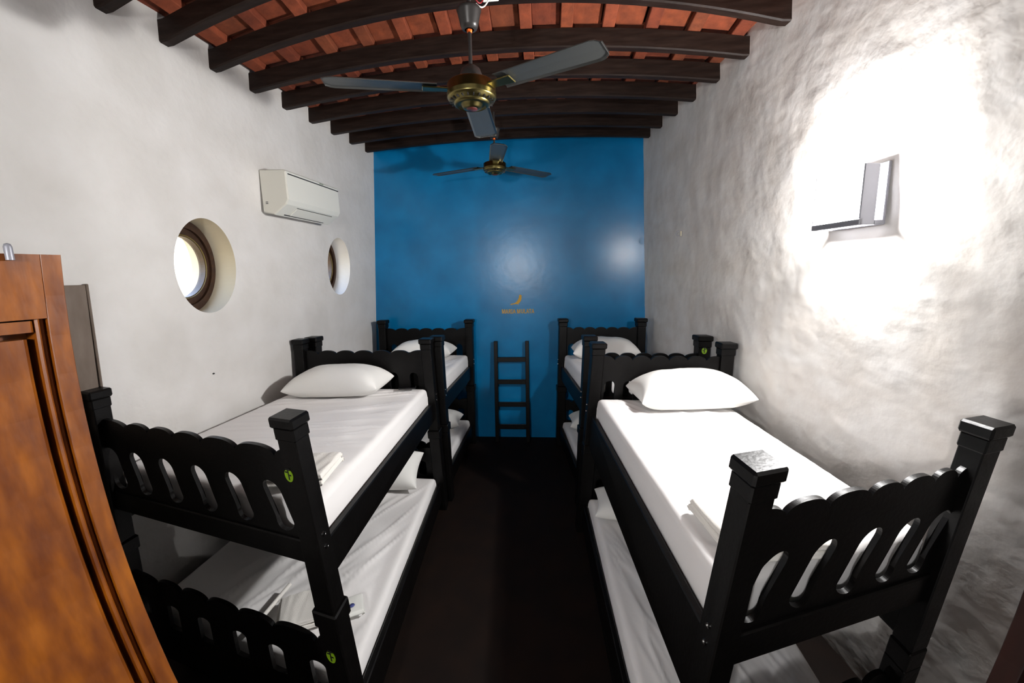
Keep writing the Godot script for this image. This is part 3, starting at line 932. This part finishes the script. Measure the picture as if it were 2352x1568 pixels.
func build_ac() -> void:
	var o := thing("air_conditioner", P(-2.3, 2.72, 3.85), "white wall air conditioner above the round windows", "air conditioner")
	var d0 := 3.31
	var d1 := 4.1
	var st := new_st()
	# side profile: out from the wall, up
	var pr := [Vector2(0.0, 2.735), Vector2(0.09, 2.715), Vector2(0.2, 2.795), Vector2(0.222, 2.83), Vector2(0.218, 3.05), Vector2(0.205, 3.062), Vector2(0.0, 3.068)]
	var at := func(p: Vector2, d: float) -> Vector3: return P(xl(2.9, d) + 0.012 + p.x, p.y, d)
	for i in pr.size():
		var a: Vector2 = pr[i]
		var b: Vector2 = pr[(i + 1) % pr.size()]
		var ou := (a + b) * 0.5 - Vector2(0.1, 2.9)
		quad(st, at.call(a, d0 + 0.012), at.call(a, d1 - 0.012), at.call(b, d1 - 0.012), at.call(b, d0 + 0.012), Vector3(ou.x, ou.y, 0))
	commit("body", st, M.ac, o)
	for e in [[d0, d0 + 0.012, 1.0], [d1, d1 - 0.012, -1.0]]:
		st = new_st()
		for i in pr.size():
			var a: Vector2 = pr[i]
			var b: Vector2 = pr[(i + 1) % pr.size()]
			var c := Vector2(0.1, 2.9)
			var ai := a.lerp(c, 0.05)
			var bi := b.lerp(c, 0.05)
			tri(st, at.call(c, e[0]), at.call(ai, e[0]), at.call(bi, e[0]), Vector3(0, 0, e[2]))
			quad(st, at.call(ai, e[0]), at.call(bi, e[0]), at.call(b, e[1]), at.call(a, e[1]), Vector3((a + b).x * 0.5 - 0.1, (a + b).y * 0.5 - 2.9, e[2] * 0.05))
		commit("end_panel", st, M.ac_side, o)
	st = new_st()
	cbox(st, Vector3(0.2185, 3.028, d0 + 0.03), Vector3(0.2215, 3.036, d1 - 0.01), 0.0, func(p: Vector3) -> Vector3: return at.call(Vector2(p.x, p.y), p.z))
	commit("panel_seam", st, M.slot, o)
	# louvre flap, its gaps, its small light
	var low := func(s: float, out: float, d: float) -> Vector3:
		var a := Vector2(0.09, 2.715).lerp(Vector2(0.2, 2.795), s)
		return at.call(a + Vector2(0.59, -0.81) * out, d)
	st = new_st()
	cbox(st, Vector3(0.2, 0.001, d0 + 0.16), Vector3(0.82, 0.008, d1 - 0.1), 0.002, func(p: Vector3) -> Vector3: return low.call(p.x, p.y, p.z))
	commit("louvre", st, M.ac, o)
	st = new_st()
	cbox(st, Vector3(0.1, -0.002, d0 + 0.1), Vector3(0.17, 0.0015, d1 - 0.12), 0.0, func(p: Vector3) -> Vector3: return low.call(p.x, p.y, p.z))
	cbox(st, Vector3(0.84, -0.002, d0 + 0.16), Vector3(0.875, 0.0015, d1 - 0.1), 0.0, func(p: Vector3) -> Vector3: return low.call(p.x, p.y, p.z))
	commit("louvre_gap", st, M.slot, o)
	st = new_st()
	cbox(st, Vector3(0.2185, 3.042, 3.78), Vector3(0.2205, 3.05, 3.84), 0.0, func(p: Vector3) -> Vector3: return at.call(Vector2(p.x, p.y), p.z))
	commit("brand_plate", st, mat(Color(0.45, 0.5, 0.42), 0.5), o)
	st = new_st()
	for y in [2.80, 2.812]:
		cbox(st, Vector3(0.03, y, d0 - 0.002), Vector3(0.05, y + 0.005, d0 + 0.002), 0.0, func(p: Vector3) -> Vector3: return at.call(Vector2(p.x, p.y), p.z))
	commit("end_vent", st, M.slot, o)

# box lamp on a wall: at = middle of its back on the wall, basis x along the wall, z out of the wall
func sconce(at: Vector3, bas: Basis, energy: float, label: String, tint: Color) -> void:
	var o := thing("wall_lamp", at, label, "wall lamp", "box-shaped wall lamps")
	var map := func(p: Vector3) -> Vector3: return at + bas * p
	var st := new_st()
	cbox(st, Vector3(-0.15, -0.14, 0.0), Vector3(0.15, 0.14, 0.014), 0.003, map)
	commit("back_plate", st, M.grey_metal, o)
	for s in [-1.0, 1.0]:
		st = new_st()
		cbox(st, Vector3(s * 0.145 - 0.004, -0.14, 0.052), Vector3(s * 0.145 + 0.004, 0.13, 0.122), 0.002, map)
		cbox(st, Vector3(s * 0.145 - 0.004, -0.14, 0.014), Vector3(s * 0.145 + 0.004, -0.12, 0.052), 0.0, map)
		commit("side_panel", st, M.grey_metal, o)
	st = new_st()
	cbox(st, Vector3(-0.149, -0.14, 0.108), Vector3(0.149, -0.112, 0.124), 0.002, map)
	commit("front_bar", st, M.grey_metal, o)
	st = new_st()
	cbox(st, Vector3(-0.128, -0.105, 0.018), Vector3(0.128, 0.135, 0.112), 0.012, map)
	commit("lamp_glass", st, M.lamp_glass, o)
	var l := OmniLight3D.new()
	l.name = "lamp_light"
	l.position = bas * Vector3(0, 0.01, 0.05)
	l.light_energy = energy * 0.58
	l.light_color = tint
	l.light_size = 0.042
	l.omni_range = 14.0
	l.omni_attenuation = 2.0
	l.shadow_enabled = true
	o.add_child(l)
	var ar := AreaLight3D.new()
	ar.name = "front_light"
	ar.transform = Transform3D(bas * Basis(Vector3.UP, PI), bas * Vector3(0, 0.015, 0.116))
	ar.area_size = Vector2(0.25, 0.23)
	ar.light_energy = energy * 0.68
	ar.light_color = tint
	ar.area_range = 14.0
	ar.area_attenuation = 2.0
	ar.shadow_enabled = true
	o.add_child(ar)

func build_small() -> void:
	# ladder leaning on the blue wall
	var o := thing("ladder", P(-0.47, 0.0, 5.24), "small dark wooden ladder leaning on the blue wall between the bunks", "ladder")
	var lm := func(p: Vector3) -> Vector3: return P(-0.47 + p.x, p.y, 5.20 + 0.11 * p.y / 1.335 + p.z)
	for s in [-1.0, 1.0]:
		var st := new_st()
		cbox(st, Vector3(s * 0.205 - 0.024, 0.0, -0.03), Vector3(s * 0.205 + 0.024, 1.335, 0.03), 0.004, lm)
		commit("side_rail", st, M.black, o)
	for h in [0.2, 0.5, 0.8, 1.095]:
		var st := new_st()
		cbox(st, Vector3(-0.185, h - 0.03, -0.02), Vector3(0.185, h + 0.03, 0.014), 0.004, lm)
		commit("rung", st, M.black, o)
	# painted bird and name on the blue wall
	o = thing("wall_emblem", P(-0.38, 1.69, BACK_D), "gold bird emblem with lettering painted on the blue wall", "emblem")
	var bird := PackedVector2Array([Vector2(-0.114, 0.004), Vector2(-0.095, 0.012), Vector2(-0.055, 0.02), Vector2(-0.03, 0.036), Vector2(-0.008, 0.066), Vector2(0.003, 0.098), Vector2(0.004, 0.115), Vector2(0.012, 0.126), Vector2(0.024, 0.126), Vector2(0.032, 0.117), Vector2(0.044, 0.112), Vector2(0.034, 0.104), Vector2(0.035, 0.08), Vector2(0.029, 0.054), Vector2(0.012, 0.028), Vector2(-0.006, 0.012), Vector2(-0.008, -0.004), Vector2(-0.013, -0.004), Vector2(-0.014, 0.006), Vector2(-0.036, 0.006), Vector2(-0.07, 0.004), Vector2(-0.1, -0.004)])
	var st := new_st()
	var c0 := Vector3(-0.365, 1.806, 0)
	var idx := Geometry2D.triangulate_polygon(bird)
	for i in range(0, idx.size(), 3):
		var q := []
		for k in 3:
			q.append(P(c0.x + bird[idx[i + k]].x, c0.y + bird[idx[i + k]].y, BACK_D - 0.003))
		tri(st, q[0], q[1], q[2], Vector3(0, 0, 1))
	for i in bird.size():
		var a := bird[i]
		var b := bird[(i + 1) % bird.size()]
		quad(st, P(c0.x + a.x, c0.y + a.y, BACK_D - 0.003), P(c0.x + b.x, c0.y + b.y, BACK_D - 0.003), P(c0.x + b.x, c0.y + b.y, BACK_D), P(c0.x + a.x, c0.y + a.y, BACK_D), Vector3(a.y - b.y, b.x - a.x, 0))
	commit("bird", st, M.gold, o)
	var tm := TextMesh.new()
	tm.text = "MARIA MULATA"
	var sf := SystemFont.new()
	sf.font_names = PackedStringArray(["Droid Sans"])
	sf.font_weight = 700
	tm.font = sf
	tm.font_size = 32
	tm.pixel_size = 0.0021
	tm.depth = 0.003
	var ti := MeshInstance3D.new()
	ti.mesh = tm
	ti.material_override = M.gold
	ti.name = "lettering"
	var bb := tm.get_aabb()
	ti.scale = Vector3(0.42 / bb.size.x, 0.056 / bb.size.y, 1.0)
	ti.position = P(-0.378, 1.719, BACK_D - 0.0018) - org - Vector3((bb.position.x + bb.size.x * 0.5) * ti.scale.x, (bb.position.y + bb.size.y * 0.5) * ti.scale.y, 0)
	o.add_child(ti)
	# junction box and its wires by the fan canopy
	var jb := P(-0.27, 3.525, 2.28)
	o = thing("junction_box", jb, "small white electrical box with loose wires above the nearer fan", "electrical box")
	st = new_st()
	cbox(st, Vector3(-0.045, 0.02, -0.03), Vector3(0.045, 0.075, 0.03), 0.008, func(p: Vector3) -> Vector3: return jb + p)
	commit("box", st, M.white_plastic, o)
	st = new_st()
	tube(st, [jb + Vector3(0, 0.07, 0), jb + Vector3(0, 0.25, 0), P(-0.26, 4.03, 2.28)], 0.008, 10)
	commit("conduit", st, M.fan_dark, o)
	for w in 2:
		st = new_st()
		var pts := []
		for i in 14:
			var t := i / 13.0
			pts.append(jb + Vector3(lerpf(0.0 - 0.02 * w, -0.065, t) , 0.03 - 0.055 * t - 0.03 * sin(PI * t) + 0.012 * w, 0.012 * w + 0.05 * t))
		tube(st, pts, 0.0035, 8)
		commit("wire", st, M.white_plastic if w == 0 else M.red_wire, o)
	# hook on the right wall, plug mark on the left wall, stains near the blue corner
	var hk := P(xr(2.547, 4.296) - 0.012, 2.53, 4.296)
	o = thing("wall_hook", hk, "small metal hook on the rough white wall near the blue corner", "hook")
	st = new_st()
	var hp := []
	for i in 12:
		var a := PI * 1.2 * i / 11.0
		hp.append(hk + Vector3(-0.018 - 0.02 * sin(a), 0.045 - 0.02 * (1.0 - cos(a)) , 0.0))
	tube(st, hp, 0.004, 8)
	commit("hook", st, M.grey_metal, o)
	st = new_st()
	cbox(st, Vector3(0.0, 0.0, -0.01), Vector3(0.012, 0.05, 0.01), 0.003, func(p: Vector3) -> Vector3: return hk + p)
	commit("hook_plate", st, M.reveal, o)
	org = P(xl(1.532, 2.729), 1.532, 2.729)
	st = new_st()
	lathe(st, [Vector2(0.0, 0.006), Vector2(0.006, 0.005), Vector2(0.009, 0.0), Vector2(0.005, -0.004), Vector2(0.0, -0.005)], org + Vector3(0.003, 0, 0), 12)
	tag(commit("nail", st, M.dark_plastic, self), "small dark nail in the white wall above the mattress edge", "nail")

func _ready() -> void:
	rng.seed = 7
	nz.seed = 3
	nz.frequency = 0.02
	nz.fractal_octaves = 4
	# camera
	var cam := Camera3D.new()
	cam.name = "camera"
	cam.keep_aspect = Camera3D.KEEP_HEIGHT
	cam.fov = 79.06
	cam.near = 0.02
	cam.far = 60.0
	var yaw := -0.0867
	var pitch := -0.1620
	var roll := -0.0213
	var f := Vector3(sin(yaw) * cos(pitch), sin(pitch), -cos(yaw) * cos(pitch))
	var r0 := Vector3(cos(yaw), 0, sin(yaw))
	var u0 := r0.cross(f)
	cam.transform = Transform3D(Basis(r0 * cos(roll) + u0 * sin(roll), u0 * cos(roll) - r0 * sin(roll), -f), Vector3(0, 2.2, 0))
	add_child(cam)
	cam.current = true
	# daylight and exposure
	var we := WorldEnvironment.new()
	we.name = "world_environment"
	var env := Environment.new()
	env.tonemap_mode = Environment.TONE_MAPPER_LINEAR
	env.tonemap_exposure = 1.07
	env.background_mode = Environment.BG_SKY
	var sky := Sky.new()
	var sm := ProceduralSkyMaterial.new()
	sm.sky_top_color = Color(0.75, 0.85, 1.0)
	sm.sky_horizon_color = Color(1.0, 0.96, 0.78)
	sm.ground_horizon_color = Color(0.95, 0.9, 0.75)
	sm.ground_bottom_color = Color(0.6, 0.55, 0.45)
	sm.sky_energy_multiplier = 1.0
	sky.sky_material = sm
	env.sky = sky
	env.ambient_light_source = Environment.AMBIENT_SOURCE_SKY
	env.background_energy_multiplier = 10.0
	env.sdfgi_enabled = true
	env.ssao_enabled = true
	env.ssil_enabled = true
	we.environment = env
	add_child(we)
	make_materials()
	# the two wall lamps are the room's lights
	var la := atan2(0.113, 1.0)
	sconce(P(xr(2.53, 2.26) - 0.004, 2.53, 2.26), Basis(Vector3.UP, -PI / 2 + la), 7.5, "glowing box-shaped wall lamp on the rough white wall", Color(0.985, 0.98, 0.975))
	sconce(P(-0.823, 2.427, REAR_D), Basis(Vector3.UP, PI), 4.0, "box-shaped wall lamp on the wall behind the camera", Color(0.985, 0.98, 0.975))
	build_shell()
	build_ceiling()
	build_bunks()
	build_doors()
	fan(P(-0.366, 3.085, 2.2), 0.69, [-28.0, 92.0, 196.0], 3.37, beam_y(4, -0.366), 1.0, "larger-looking dark fan with a brass hub hanging nearest the camera")
	fan(P(-0.51, 3.246, 4.32), 0.72, [159.5, 42.0, -80.0], 3.52, beam_y(10, -0.51), 0.95, "far dark fan hanging in front of the blue wall")
	build_ac()
	build_small()
